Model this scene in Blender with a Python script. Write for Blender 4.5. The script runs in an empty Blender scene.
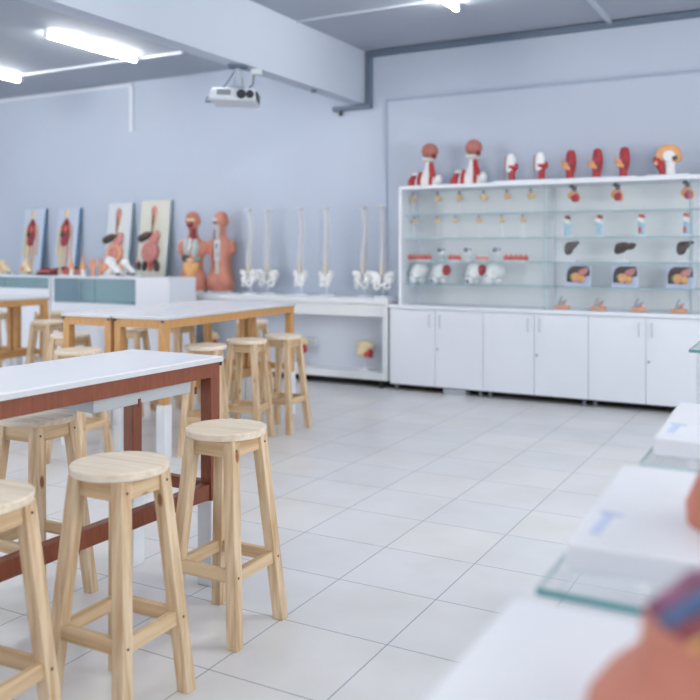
import bpy, bmesh, math, random
from mathutils import Vector, Matrix, Euler
random.seed(7)
PI = math.pi
C = bpy.context.scene.collection
sc = bpy.context.scene

# ---------------------------------------------------------------- camera model (used to survey positions)
F, CX, CY, H, YAW = 849.5, 350.0, 251.0, 1.414, 0.499
c_, s_ = math.cos(YAW), math.sin(YAW)
def ray(x, y):
    t = (x-CX)/F
    return Vector((-s_+t*c_, c_+t*s_, (CY-y)/F))
def at_y(x, y, Y):
    r = ray(x, y); k = Y/r.y
    return Vector((r.x*k, Y, H+r.z*k))
def at_z(x, y, z):
    r = ray(x, y); k = (z-H)/r.z
    return Vector((r.x*k, r.y*k, z))
def x_at(px, Y):
    return at_y(px, CY, Y).x

# ---------------------------------------------------------------- materials
def lin(h):
    h = h.lstrip('#'); o = []
    for i in (0, 2, 4):
        v = int(h[i:i+2], 16)/255
        o.append(v/12.92 if v <= 0.04045 else ((v+0.055)/1.055)**2.4)
    return (*o, 1)
MATS = {}
def mat(name, col, rough=0.5, metal=0.0, var=0.06, scale=6.0, bump=0.0, spec=0.5, stretch=(1, 1, 1), col2=None, sss=0):
    if name in MATS: return MATS[name]
    m = bpy.data.materials.new(name); m.use_nodes = True
    nt = m.node_tree; b = nt.nodes['Principled BSDF']
    tc = nt.nodes.new('ShaderNodeTexCoord'); mp = nt.nodes.new('ShaderNodeMapping')
    mp.inputs['Scale'].default_value = stretch
    nz = nt.nodes.new('ShaderNodeTexNoise'); nz.inputs['Scale'].default_value = scale; nz.inputs['Detail'].default_value = 4
    rp = nt.nodes.new('ShaderNodeValToRGB')
    a = lin(col)
    if col2: lo, hi = lin(col2), a
    else:
        lo = tuple(max(0, v*(1-var)) for v in a[:3])+(1,); hi = tuple(min(1, v*(1+var)) for v in a[:3])+(1,)
    rp.color_ramp.elements[0].color = lo; rp.color_ramp.elements[1].color = hi
    rp.color_ramp.elements[0].position = .3; rp.color_ramp.elements[1].position = .7
    L = nt.links.new
    L(tc.outputs['Object'], mp.inputs['Vector']); L(mp.outputs['Vector'], nz.inputs['Vector'])
    L(nz.outputs['Fac'], rp.inputs['Fac']); L(rp.outputs['Color'], b.inputs['Base Color'])
    b.inputs['Roughness'].default_value = rough; b.inputs['Metallic'].default_value = metal
    b.inputs['Specular IOR Level'].default_value = spec
    if bump:
        bp = nt.nodes.new('ShaderNodeBump'); bp.inputs['Strength'].default_value = bump; bp.inputs['Distance'].default_value = .002
        L(nz.outputs['Fac'], bp.inputs['Height']); L(bp.outputs['Normal'], b.inputs['Normal'])
    MATS[name] = m
    return m

def emit(name, col, strength):
    m = bpy.data.materials.new(name); m.use_nodes = True; nt = m.node_tree
    nt.nodes.remove(nt.nodes['Principled BSDF'])
    e = nt.nodes.new('ShaderNodeEmission'); e.inputs['Color'].default_value = lin(col); e.inputs['Strength'].default_value = strength
    nt.links.new(e.outputs[0], nt.nodes['Material Output'].inputs[0]); MATS[name] = m
    return m

def glass(name, tint, refl=0.06, edge=None):
    m = bpy.data.materials.new(name); m.use_nodes = True; nt = m.node_tree; L = nt.links.new
    nt.nodes.remove(nt.nodes['Principled BSDF'])
    tr = nt.nodes.new('ShaderNodeBsdfTransparent'); tr.inputs['Color'].default_value = lin(tint)
    gl = nt.nodes.new('ShaderNodeBsdfGlossy'); gl.inputs['Roughness'].default_value = .02
    fr = nt.nodes.new('ShaderNodeLayerWeight'); pw = nt.nodes.new('ShaderNodeMath'); pw.operation = 'POWER'; pw.inputs[1].default_value = 5
    ml = nt.nodes.new('ShaderNodeMath'); ml.operation = 'MULTIPLY_ADD'; ml.inputs[1].default_value = .6; ml.inputs[2].default_value = refl
    ml.use_clamp = True
    L(fr.outputs['Facing'], pw.inputs[0])
    mx = nt.nodes.new('ShaderNodeMixShader')
    L(pw.outputs[0], ml.inputs[0]); L(ml.outputs[0], mx.inputs[0]); L(tr.outputs[0], mx.inputs[1]); L(gl.outputs[0], mx.inputs[2])
    L(mx.outputs[0], nt.nodes['Material Output'].inputs[0]); MATS[name] = m
    return m

def wood(name, light, dark, grain_axis, knots=True):
    """pine: stretched noise along one local axis, a few brown knots"""
    m = bpy.data.materials.new(name); m.use_nodes = True; nt = m.node_tree; L = nt.links.new; b = nt.nodes['Principled BSDF']
    tc = nt.nodes.new('ShaderNodeTexCoord'); mp = nt.nodes.new('ShaderNodeMapping')
    oi = nt.nodes.new('ShaderNodeObjectInfo'); ad = nt.nodes.new('ShaderNodeVectorMath'); ad.operation = 'ADD'
    sc_ = [42, 42, 42]; sc_[grain_axis] = 2.2
    mp.inputs['Scale'].default_value = sc_
    mu = nt.nodes.new('ShaderNodeMath'); mu.operation = 'MULTIPLY'; mu.inputs[1].default_value = 13.0
    L(oi.outputs['Random'], mu.inputs[0]); L(tc.outputs['Object'], ad.inputs[0]); L(mu.outputs[0], ad.inputs[1])
    L(ad.outputs[0], mp.inputs['Vector'])
    nz = nt.nodes.new('ShaderNodeTexNoise'); nz.inputs['Scale'].default_value = 1.0; nz.inputs['Detail'].default_value = 3
    L(mp.outputs[0], nz.inputs['Vector'])
    rp = nt.nodes.new('ShaderNodeValToRGB'); rp.color_ramp.elements[0].position = .32; rp.color_ramp.elements[1].position = .62
    rp.color_ramp.elements[0].color = lin(dark); rp.color_ramp.elements[1].color = lin(light)
    L(nz.outputs['Fac'], rp.inputs['Fac'])
    last = rp.outputs['Color']
    if knots:
        mp2 = nt.nodes.new('ShaderNodeMapping'); k = [11, 11, 11]; k[grain_axis] = 5; mp2.inputs['Scale'].default_value = k
        vo = nt.nodes.new('ShaderNodeTexVoronoi'); vo.inputs['Scale'].default_value = 1.0
        L(ad.outputs[0], mp2.inputs['Vector']); L(mp2.outputs[0], vo.inputs['Vector'])
        kr = nt.nodes.new('ShaderNodeValToRGB'); kr.color_ramp.elements[0].position = .09; kr.color_ramp.elements[1].position = .15
        kr.color_ramp.elements[0].color = (1, 1, 1, 1); kr.color_ramp.elements[1].color = (0, 0, 0, 1)
        L(vo.outputs['Distance'], kr.inputs['Fac'])
        mx = nt.nodes.new('ShaderNodeMix'); mx.data_type = 'RGBA'
        L(kr.outputs['Color'], mx.inputs['Factor']); L(last, mx.inputs['A']); mx.inputs['B'].default_value = lin('8a5a3c')
        last = mx.outputs['Result']
    L(last, b.inputs['Base Color']); b.inputs['Roughness'].default_value = .55
    MATS[name] = m
    return m

# ---------------------------------------------------------------- mesh builder
class MB:
    def __init__(self): self.bm = bmesh.new()
    def _mat(self, verts, M):
        bmesh.ops.transform(self.bm, matrix=M, verts=verts)
    def box(self, c, s, rot=None, taper=1.0):
        r = bmesh.ops.create_cube(self.bm, size=1)['verts']
        for v in r:
            if taper != 1 and v.co.z > 0: v.co.x *= taper; v.co.y *= taper
            v.co = Vector((v.co.x*s[0], v.co.y*s[1], v.co.z*s[2]))
        M = Matrix.Translation(c)
        if rot: M = M @ Euler(rot).to_matrix().to_4x4()
        self._mat(r, M); return self
    def span(self, a, b):
        a, b = Vector(a), Vector(b)
        return self.box((a+b)/2, [abs(v) for v in (b-a)])
    def cyl(self, p0, p1, r0, r1=None, n=16, caps=True):
        p0, p1 = Vector(p0), Vector(p1); d = p1-p0
        r1 = r0 if r1 is None else r1
        r = bmesh.ops.create_cone(self.bm, cap_ends=caps, segments=n, radius1=r0, radius2=r1, depth=d.length)['verts']
        self._mat(r, Matrix.Translation((p0+p1)/2) @ d.to_track_quat('Z', 'Y').to_matrix().to_4x4()); return self
    def ell(self, c, r, rot=None, n=16):
        v = bmesh.ops.create_uvsphere(self.bm, u_segments=n, v_segments=max(6, n*5//8), radius=1)['verts']
        M = Matrix.Translation(c)
        if rot: M = M @ Euler(rot).to_matrix().to_4x4()
        self._mat(v, M @ Matrix.Diagonal((*r, 1))); return self
    def bar(self, p0, p1, w, d, w1=None, d1=None, side=(0, 1, 0)):
        """rectangular bar from p0 to p1; ends cut level when vertical-ish"""
        p0, p1 = Vector(p0), Vector(p1); w1 = w1 or w; d1 = d1 or d
        ax = (p1-p0).normalized(); sd = Vector(side); sd = (sd-ax*sd.dot(ax)).normalized(); up = ax.cross(sd)
        vs = []
        for p, ww, dd in ((p0, w, d), (p1, w1, d1)):
            for a, b in ((-1, -1), (1, -1), (1, 1), (-1, 1)):
                vs.append(self.bm.verts.new(p+up*a*ww/2+sd*b*dd/2))
        for f in ((3, 2, 1, 0), (4, 5, 6, 7), (0, 1, 5, 4), (1, 2, 6, 5), (2, 3, 7, 6), (3, 0, 4, 7)):
            self.bm.faces.new([vs[i] for i in f])
        return self
    def post(self, p0, p1, w, w1=None, rz=0):
        """square leg whose ends are cut level"""
        w1 = w1 or w; vs = []; cr, sr = math.cos(rz), math.sin(rz)
        for p, ww in ((p0, w), (p1, w1)):
            for a, b in ((-1, -1), (1, -1), (1, 1), (-1, 1)):
                x, y = a*ww/2, b*ww/2
                vs.append(self.bm.verts.new((p[0]+x*cr-y*sr, p[1]+x*sr+y*cr, p[2])))
        for f in ((3, 2, 1, 0), (4, 5, 6, 7), (0, 1, 5, 4), (1, 2, 6, 5), (2, 3, 7, 6), (3, 0, 4, 7)):
            self.bm.faces.new([vs[i] for i in f])
        return self
    def loft(self, rings, n=24, power=2.0):
        """rings (z, cx, cy, rx, ry)"""
        R = []
        for z, cx, cy, rx, ry in rings:
            row = []
            for i in range(n):
                a = 2*PI*i/n; ca, sa = math.cos(a), math.sin(a)
                row.append(self.bm.verts.new((cx+rx*math.copysign(abs(ca)**(2/power), ca), cy+ry*math.copysign(abs(sa)**(2/power), sa), z)))
            R.append(row)
        for a, b in zip(R, R[1:]):
            for i in range(n):
                self.bm.faces.new((a[i], a[(i+1) % n], b[(i+1) % n], b[i]))
        self.bm.faces.new(R[0][::-1]); self.bm.faces.new(R[-1]); return self
    def tube(self, pts, r, n=8):
        pts = [Vector(p) for p in pts]; rs = r if isinstance(r, (list, tuple)) else [r]*len(pts)
        prev = None
        for i, p in enumerate(pts):
            t = (pts[min(i+1, len(pts)-1)]-pts[max(i-1, 0)]).normalized()
            q = t.to_track_quat('Z', 'Y') if abs(t.z) < .999 else Euler((0 if t.z > 0 else PI, 0, 0)).to_quaternion()
            row = [self.bm.verts.new(p+q @ Vector((math.cos(2*PI*k/n)*rs[i], math.sin(2*PI*k/n)*rs[i], 0))) for k in range(n)]
            if prev:
                off = min(range(n), key=lambda o: sum((prev[k].co-row[(k+o) % n].co).length for k in range(n)))
                row = row[off:]+row[:off]
                for k in range(n): self.bm.faces.new((prev[k], prev[(k+1) % n], row[(k+1) % n], row[k]))
            else: self.bm.faces.new(row[::-1])
            prev = row
        self.bm.faces.new(prev); return self
    def prism(self, pts, t, M=None):
        """outline in XZ (x, z), thickness t along Y"""
        a = [self.bm.verts.new((x, -t/2, z)) for x, z in pts]; b = [self.bm.verts.new((x, t/2, z)) for x, z in pts]
        self.bm.faces.new(a); self.bm.faces.new(b[::-1]); n = len(pts)
        for i in range(n): self.bm.faces.new((a[(i+1) % n], a[i], b[i], b[(i+1) % n]))
        if M: self._mat(a+b, M)
        return self
    def torus(self, c, R, r, rot=None, n=20, k=8, sx=1, sy=1):
        rows = []
        for i in range(n):
            a = 2*PI*i/n
            rows.append([self.bm.verts.new(((R+r*math.cos(2*PI*j/k))*math.cos(a)*sx, (R+r*math.cos(2*PI*j/k))*math.sin(a)*sy, r*math.sin(2*PI*j/k))) for j in range(k)])
        for i in range(n):
            for j in range(k):
                self.bm.faces.new((rows[i][j], rows[(i+1) % n][j], rows[(i+1) % n][(j+1) % k], rows[i][(j+1) % k]))
        M = Matrix.Translation(c)
        if rot: M = M @ Euler(rot).to_matrix().to_4x4()
        self._mat([v for r_ in rows for v in r_], M); return self
    def build(self, name, m, parent=None, bevel=0, voxel=0, smooth=1, sub=0):
        bmesh.ops.recalc_face_normals(self.bm, faces=self.bm.faces)
        me = bpy.data.meshes.new(name); self.bm.to_mesh(me); self.bm.free()
        for p in me.polygons: p.use_smooth = True
        if not voxel: me.set_sharp_from_angle(angle=math.radians(38))
        me.materials.append(MATS[m] if isinstance(m, str) else m)
        o = bpy.data.objects.new(name, me); C.objects.link(o)
        if parent: o.parent = parent
        if voxel:
            r = o.modifiers.new('remesh', 'REMESH'); r.mode = 'VOXEL'; r.voxel_size = voxel; r.use_smooth_shade = True
            s = o.modifiers.new('smooth', 'SMOOTH'); s.iterations = 4*smooth; s.factor = .6
        if bevel:
            b = o.modifiers.new('bevel', 'BEVEL'); b.width = bevel; b.segments = 2; b.limit_method = 'ANGLE'
        if sub:
            s = o.modifiers.new('subdiv', 'SUBSURF'); s.levels = s.render_levels = sub
        return o

def tag(o, label, cat, group=None):
    o['label'] = label; o['category'] = cat
    if group: o['group'] = group
    return o
def thing(name, label, cat, loc=(0, 0, 0), rz=0, group=None):
    o = bpy.data.objects.new(name, None); C.objects.link(o); o.empty_display_size = .1
    o.location = loc; o.rotation_euler = (0, 0, rz)
    return tag(o, label, cat, group)
def dup(root, loc, rz, label, group=None, scale=None):
    r = root.copy(); C.objects.link(r); r.location = loc; r.rotation_euler = (0, 0, rz); r['label'] = label
    if scale: r.scale = (scale,)*3
    if group: r['group'] = group
    for ch in list(root.children):
        k = ch.copy(); C.objects.link(k); k.parent = r
        for g in list(ch.children):
            d = g.copy(); C.objects.link(d); d.parent = k
    return r
def struct(o):
    o['kind'] = 'structure'; return o

# ---------------------------------------------------------------- palette
mat('wall_paint', 'b5c1d4', .75, var=.015, scale=1.2)
mat('panel_paint', 'b5c0d3', .7, var=.015, scale=1.2)
mat('ceiling_paint', 'a4adbb', .8, var=.015, scale=1)
mat('beam_paint', 'b4bfd0', .75, var=.015, scale=1)
mat('side_paint', 'd5dae4', .8, var=.02, scale=1)
mat('white_laminate', 'dfe6f2', .35, var=.012, scale=3)
mat('tabletop_white', 'e6ebf5', .3, var=.01, scale=3)
mat('top_edge', 'c5ccd4', .4, var=.02, scale=20)
mat('white_paint', 'dde4ee', .45, var=.02, scale=5)
mat('case_back', 'e2e6ec', .5, var=.01)
mat('added_counter_back', 'd0d9e8', .5, var=.01)
mat('counter_inside', 'dfeaee', .5, var=.01)
mat('shelf_white', 'd9dfe6', .45, var=.02, scale=5)
mat('white_plastic', 'e4e9f2', .3, var=.02, scale=8)
mat('duct_grey', '5f6f84', .5, var=.05)
mat('conduit_grey', 'bcc6d4', .5, var=.02)
mat('shadow_line', '9aaac2', .6, var=.02)
mat('conduit_white', 'd6deea', .5, var=.02)
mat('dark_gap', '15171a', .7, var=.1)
mat('steel', 'a8b1bb', .3, metal=.9, var=.05)
mat('handle_grey', 'b3bdca', .4, var=.03)
mat('grey_box', 'a3adb8', .5, var=.06)
mat('black_plastic', '1c2430', .4, var=.1)
mat('projector_white', 'c6ced8', .4, var=.02)
mat('vent_grey', '76818c', .5, var=.1)
mat('red_brown', '7a4029', .42, var=.15, scale=8, stretch=(10, 10, 1.5))
mat('amber_wood', 'c2935c', .5, var=.15, scale=10, stretch=(10, 10, 1.5))
mat('sleeve_white', 'dfe5ee', .45, var=.02)
mat('tray_grey', 'b5bdc7', .5, var=.03)
mat('skin', 'bd7d6b', .5, var=.06, scale=12)
mat('skin_warm', 'b9735f', .45, var=.07, scale=12)
mat('brain', 'aa6a62', .55, var=.18, scale=60, bump=.3)
mat('bone', 'cccfd4', .5, var=.05, scale=25)
mat('joint_peach', 'dcc09a', .5, var=.08, scale=25)
mat('bone_cream', 'd9c9a6', .5, var=.08, scale=25)
mat('bone_white', 'e2e6ea', .45, var=.03, scale=25)
mat('muscle_red', 'a82a36', .45, var=.18, scale=40, stretch=(1, 1, .2))
mat('deep_red', '7c2733', .45, var=.15, scale=30)
mat('liver_brown', '43302f', .35, var=.2, scale=20)
mat('liver_grey', '5b5458', .4, var=.2, scale=20)
mat('organ_pink', 'c4837f', .45, var=.12, scale=30)
mat('organ_orange', 'dca274', .45, var=.12, scale=30)
mat('intestine', 'd8a86f', .45, var=.12, scale=50, bump=.3)
mat('organ_peach', 'e0a184', .45, var=.1, scale=30)
mat('lung_grey', 'c9d0cf', .5, var=.1, scale=30)
mat('lung_shade', 'a9b7b8', .5, var=.15, scale=30)
mat('teal_organ', '6fa8a6', .45, var=.12, scale=30)
mat('limb_pale', 'c6a797', .5, var=.08, scale=20)
mat('vein_blue', '45608c', .4, var=.12, scale=30)
mat('pale_blue', '9cc4dd', .45, var=.08, scale=20)
mat('purple_muscle', '85506f', .45, var=.15, scale=30)
mat('yellow_nerve', 'd9a95c', .45, var=.1, scale=30)
mat('board_pale', 'bccadf', .5, var=.02)
mat('board_cream', 'cfd1c8', .5, var=.02)
mat('board_white', 'ced7df', .5, var=.02)
mat('board_edge_blue', '4f7da8', .5, var=.08)
mat('board_edge_teal', '8fa9b6', .5, var=.05)
mat('pale_label', 'b7c7ea', .5, var=.03)
mat('gum_red', 'cc5a54', .45, var=.15, scale=60)
mat('gum_pink', 'd98f86', .45, var=.12, scale=60)
mat('plate_blue', 'c3cfec', .45, var=.03)
mat('dark_cavity', '4a3a3c', .5, var=.2, scale=25)
mat('green_duct', '4f8a58', .45, var=.15)
mat('logo_blue', 'c3d2ee', .5, var=.03)
mat('glass_edge', '4f9aa0', .15, var=.1, spec=.6)
mat('glass_edge_faint', 'c4d6dc', .2, var=.05)
mat('glass_edge_pale', '93bcc4', .2, var=.08, spec=.6)
mat('mount_steel', '8d99a8', .3, metal=.6, var=.05)
emit('tube_light', 'fffaf2', 80)
glass('clear_glass', 'feffff', .03)
glass('shelf_glass', 'f8fcfd', .05)
glass('teal_glass', 'd9e6e9', .06)
wood('pine_leg', 'dcc7a9', 'bd9d78', 2)
wood('pine_rail', 'd9c19e', 'bb9a74', 0)
wood('pine_rail_side', 'd9c19e', 'bb9a74', 1)
wood('pine_seat', 'e9e0d1', 'd8c8b0', 0, knots=False)

# floor tiles
def floor_material():
    m = bpy.data.materials.new('floor_tiles'); m.use_nodes = True; nt = m.node_tree; L = nt.links.new; b = nt.nodes['Principled BSDF']
    tc = nt.nodes.new('ShaderNodeTexCoord'); mp = nt.nodes.new('ShaderNodeMapping'); mp.inputs['Location'].default_value = (-.007/.45+40, -.042/.45+40, 0)
    mp.inputs['Scale'].default_value = (1/.45, 1/.45, 1)
    L(tc.outputs['Object'], mp.inputs['Vector'])
    br = nt.nodes.new('ShaderNodeTexBrick'); br.offset = 0; br.squash = 1
    br.inputs['Scale'].default_value = 1; br.inputs['Mortar Size'].default_value = .006; br.inputs['Mortar Smooth'].default_value = .3
    br.inputs['Brick Width'].default_value = 1; br.inputs['Row Height'].default_value = 1
    br.inputs['Color1'].default_value = lin('dadee5'); br.inputs['Color2'].default_value = lin('e0e1e4'); br.inputs['Mortar'].default_value = lin('8d97a5')
    L(mp.outputs[0], br.inputs['Vector'])
    nz = nt.nodes.new('ShaderNodeTexNoise'); nz.inputs['Scale'].default_value = 2.5; nz.inputs['Detail'].default_value = 5
    L(tc.outputs['Object'], nz.inputs['Vector'])
    rp = nt.nodes.new('ShaderNodeValToRGB'); rp.color_ramp.elements[0].color = (.93, .925, .91, 1); rp.color_ramp.elements[1].color = (1, 1, 1, 1)
    rp.color_ramp.elements[0].position = .35; rp.color_ramp.elements[1].position = .6
    L(nz.outputs['Fac'], rp.inputs['Fac'])
    mx = nt.nodes.new('ShaderNodeMix'); mx.data_type = 'RGBA'; mx.blend_type = 'MULTIPLY'; mx.inputs['Factor'].default_value = 1
    L(br.outputs['Color'], mx.inputs['A']); L(rp.outputs['Color'], mx.inputs['B']); L(mx.outputs['Result'], b.inputs['Base Color'])
    b.inputs['Roughness'].default_value = .28; b.inputs['Specular IOR Level'].default_value = .4
    MATS['floor_tiles'] = m
floor_material()

# ================================================================ the room
XL, XR, YF, YB, ZC = -13.0, 2.4, -3.2, 8.3, 3.6
struct(MB().span((XL-.2, YF-.2, -.1), (XR+.2, YB+.2, 0)).build('floor', 'floor_tiles'))
struct(MB().span((XL-.2, YF-.2, ZC), (XR+.2, YB+.2, ZC+.12)).build('ceiling', 'ceiling_paint'))
struct(MB().span((XL-.2, YB, 0), (XR+.2, YB+.2, ZC)).build('wall_back', 'wall_paint'))
struct(MB().span((XL-.2, YF-.2, 0), (XL, YB, ZC)).build('wall_left', 'side_paint'))
wf = MB()                                        # front wall behind the viewer, two unseen window openings added for fill light
fill_wins = [(-12.6, -9.2), (-1.5, 2.2)]
wf.span((XL, YF-.2, 0), (XR+.2, YF, .3)); wf.span((XL, YF-.2, 2.9), (XR+.2, YF, ZC))
xs_ = [XL]+[v for w in fill_wins for v in w]+[XR+.2]
for a, b in zip(xs_[::2], xs_[1::2]): wf.span((a, YF-.2, .3), (b, YF, 2.9))
struct(wf.build('wall_front', 'side_paint'))
for i, (a, b) in enumerate(fill_wins):
    f = MB()
    for x0, x1, z0, z1 in ((a, b, .3, .36), (a, b, 2.84, 2.9), (a, a+.06, .36, 2.84), (b-.06, b, .36, 2.84), ((a+b)/2-.03, (a+b)/2+.03, .36, 2.84)):
        f.span((x0, YF-.12, z0), (x1, YF-.06, z1))
    fo = struct(f.build('window_%d' % (i+4), 'white_paint'))
    MB().span((a+.06, YF-.095, .36), (b-.06, YF-.085, 2.84)).build('pane', 'clear_glass', fo)
wr = MB()                                        # right wall with three window openings
wins = [(-2.6, -.4), (.4, 2.6), (3.4, 5.6)]
wr.span((XR, YF, 0), (XR+.2, YB, 1.0)); wr.span((XR, YF, 3.2), (XR+.2, YB, ZC))
ys = [YF]+[v for w in wins for v in w]+[YB]
for a, b in zip(ys[::2], ys[1::2]): wr.span((XR, a, 1.0), (XR+.2, b, 3.2))
struct(wr.build('wall_right', 'side_paint'))
for i, (a, b) in enumerate(wins):
    f = MB()
    for y0, y1, z0, z1 in ((a, b, 1.0, 1.06), (a, b, 3.14, 3.2), (a, a+.06, 1.06, 3.14), (b-.06, b, 1.06, 3.14), ((a+b)/2-.03, (a+b)/2+.03, 1.06, 3.14)):
        f.span((XR+.06, y0, z0), (XR+.12, y1, z1))
    fo = struct(f.build('window_%d' % (i+1), 'white_paint'))
    p = MB().span((XR+.085, a+.06, 1.06), (XR+.095, b-.06, 3.14)).build('pane', 'clear_glass', fo)
struct(MB().span((-4.48, YF, 3.03), (-4.31, YB, ZC)).build('beam', 'beam_paint'))
struct(MB().span((-4.05, YB-.03, 0), (XR, YB, 3.045)).build('trim_1', 'panel_paint', bevel=.004))

struct(MB().span((-4.055, YB-.042, 3.03), (XR, YB-.03, 3.052)).build('shadow_strip_top', 'shadow_line'))  # shadow line along the panel's top and side, put in as darker strips
struct(MB().span((-4.058, YB-.042, .93), (-4.045, YB-.03, 3.052)).build('shadow_strip_side', 'shadow_line'))

# fluorescent lamps
def lamp(loc, label):
    t = thing('fluorescent_lamp', label, 'ceiling lamp', loc, 0, 'fluorescent tubes on the ceiling')
    MB().box((0, 0, -.012), (.03, 1.3, .024)).build('housing', 'white_paint', t, bevel=.004)
    MB().cyl((0, -.62, -.055), (0, .62, -.055), .017, n=14).build('tube', 'tube_light', t)
    for s in (-1, 1): MB().box((0, s*.635, -.05), (.045, .03, .05)).build('lamp_holder', 'white_plastic', t, bevel=.004)
    return t
lamp0 = lamp((-6.66, 6.57, ZC), 'fluorescent ceiling tube in full view left of the beam')
dup(lamp0, (-8.72, 6.72, ZC), 0, 'fluorescent ceiling tube cut off by the left edge of the picture')
dup(lamp0, (-2.76, 6.40, ZC), 0, 'fluorescent ceiling tube right of the beam above the glass display')
for x, y in ((-2.76, 3.2), (-2.76, 0), (-6.66, 3.2), (-6.66, 0), (-8.72, 3.2), (-8.72, 0), (-4.75, 6.0), (-4.75, 2.6), (-.75, 3.6), (-.75, 1.0)):  # unseen tubes added for fill light, extending the visible rows
    dup(lamp0, (x, y, ZC), 0, 'fluorescent ceiling tube out of view, added to light the room')

# conduits and ducts
tag(MB().span((-9.9, 7.27, ZC-.025), (-6.05, 7.3, ZC)).build('ceiling_conduit', 'conduit_white'), 'thin white conduit running across the ceiling between the two left tubes', 'conduit')
k = thing('cable_trunking', 'white cable trunking along top of left wall, dropping at its end', 'cable trunking', (0, YB-.015, 0))
MB().span((-12.5, -.015, 3.54), (-7.72, .015, 3.575)).build('horizontal_run', 'conduit_white', k)
MB().span((-7.755, -.015, 2.955), (-7.70, .015, 3.54)).build('drop', 'conduit_white', k)
tag(MB().span((-4.31, 6.83, ZC-.018), (2.3, 6.852, ZC)).build('ceiling_conduit', 'conduit_grey'), 'thin white conduit crossing the ceiling right of the beam', 'conduit')
xq = at_y(611, 20, YB).x
tag(MB().span((xq-.02, 2.0, ZC-.03), (xq+.02, YB-.06, ZC)).build('ceiling_conduit', 'conduit_grey'), 'white conduit running along the ceiling to meet the display wall', 'conduit')
d = thing('cable_duct', 'grey cable duct stepping around the end of the ceiling beam', 'cable duct', (0, YB-.03, 0))
MB().span((-4.29, -.03, ZC-.065), (2.3, .03, ZC-.01)).build('upper_run', 'duct_grey', d, bevel=.004)
MB().span((-4.29, -.03, 3.025), (-4.235, .03, ZC-.065)).build('drop', 'duct_grey', d, bevel=.004)
MB().span((-4.72, -.03, 2.975), (-4.235, .03, 3.025)).build('lower_run', 'duct_grey', d, bevel=.004)
MB().cyl((-4.62, -.01, 2.92), (-4.62, -.01, 2.975), .022).build('cable_gland', 'black_plastic', d)

# projector under the beam
pj = thing('projector', 'white ceiling projector hanging from the beam on a steel mount', 'projector', (-4.40, 6.03, 3.03), math.radians(26))
MB().box((0, 0, -.012), (.16, .12, .024)).build('ceiling_plate', 'duct_grey', pj, bevel=.003)
m_ = MB().cyl((0, 0, -.024), (0, 0, -.16), .028); m_.cyl((0, 0, -.11), (0, 0, -.19), .048); m_.box((0, 0, -.205), (.12, .12, .03)); m_.build('mount', 'mount_steel', pj)
b_ = MB().box((-.01, 0, -.285), (.41, .31, .11), taper=.9).build('body', 'projector_white', pj, bevel=.02); b_.rotation_euler = (math.radians(-4), math.radians(2), 0)
MB().box((-.08, -.150, -.275), (.12, .006, .05)).build('vent', 'vent_grey', b_)
for x, r in ((.07, .040), (.145, .034)):
    MB().cyl((x, -.162, -.29), (x, -.14, -.29), r, n=20).build('lens', 'black_plastic', b_)
MB().box((.19, -.02, -.29), (.016, .16, .075)).build('side_grille', 'black_plastic', b_)
MB().tube([(-.02, .02, -.03), (-.1, .02, -.15), (-.16, 0, -.235)], .009).build('cable', 'duct_grey', pj)
MB().tube([(-.2, 0, -.26), (-.27, -.01, -.28), (-.27, -.04, -.32), (-.2, -.06, -.32)], .010).build('cable', 'duct_grey', pj)
MB().tube([(.14, .02, -.06), (.13, .02, -.16), (.07, 0, -.235)], .009).build('cable', 'duct_grey', pj)
MB().box((.16, .02, -.055), (.09, .06, .05)).build('junction_box', 'projector_white', pj, bevel=.005)
sp_ = at_z(308, 86, 3.03)
tag(MB().cyl((-4.39, 7.3, 3.0), (-4.39, 7.3, 3.03), .03).build('ceiling_sensor', 'duct_grey'), 'small grey round sensor under the beam', 'sensor')

# ================================================================ stools
SZ = .75
def make_stool(label):
    t = thing('wooden_stool', label, 'stool', (0, 0, 0), 0, 'round pine bar stools')
    MB().cyl((0, 0, SZ-.027), (0, 0, SZ), .150, .153, n=48).build('seat', 'pine_seat', t, bevel=.004)
    top, bot = .088, .148
    zt = SZ-.027
    def on(z): return top+(bot-top)*(1-z/zt)
    for a, b in ((1, 1), (1, -1), (-1, -1), (-1, 1)):
        lg = MB().post((a*bot, b*bot, 0), (a*top, b*top, zt), .044, .044).build('leg', 'pine_leg', t, bevel=.003)
        for z in (zt-.035, .245):
            q = on(z)+.0225
            MB().cyl((a*(q-.004), b*on(z), z), (a*(q+.001), b*on(z), z), .0045, n=8).build('screw', 'liver_brown', lg)
    for s in (-1, 1):
        q = on(zt-.035)
        MB().box((0, s*q, zt-.032), (2*q-.04, .022, .062)).build('rail', 'pine_rail', t, bevel=.002)
        MB().box((s*q, 0, zt-.032), (.022, 2*q-.04, .062)).build('rail', 'pine_rail_side', t, bevel=.002)
        q = on(.245)
        MB().box((0, s*q, .245), (2*q-.035, .024, .045)).build('stretcher', 'pine_rail', t, bevel=.002)
        MB().box((s*q, 0, .245), (.024, 2*q-.035, .045)).build('stretcher', 'pine_rail_side', t, bevel=.002)
    return t
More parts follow.
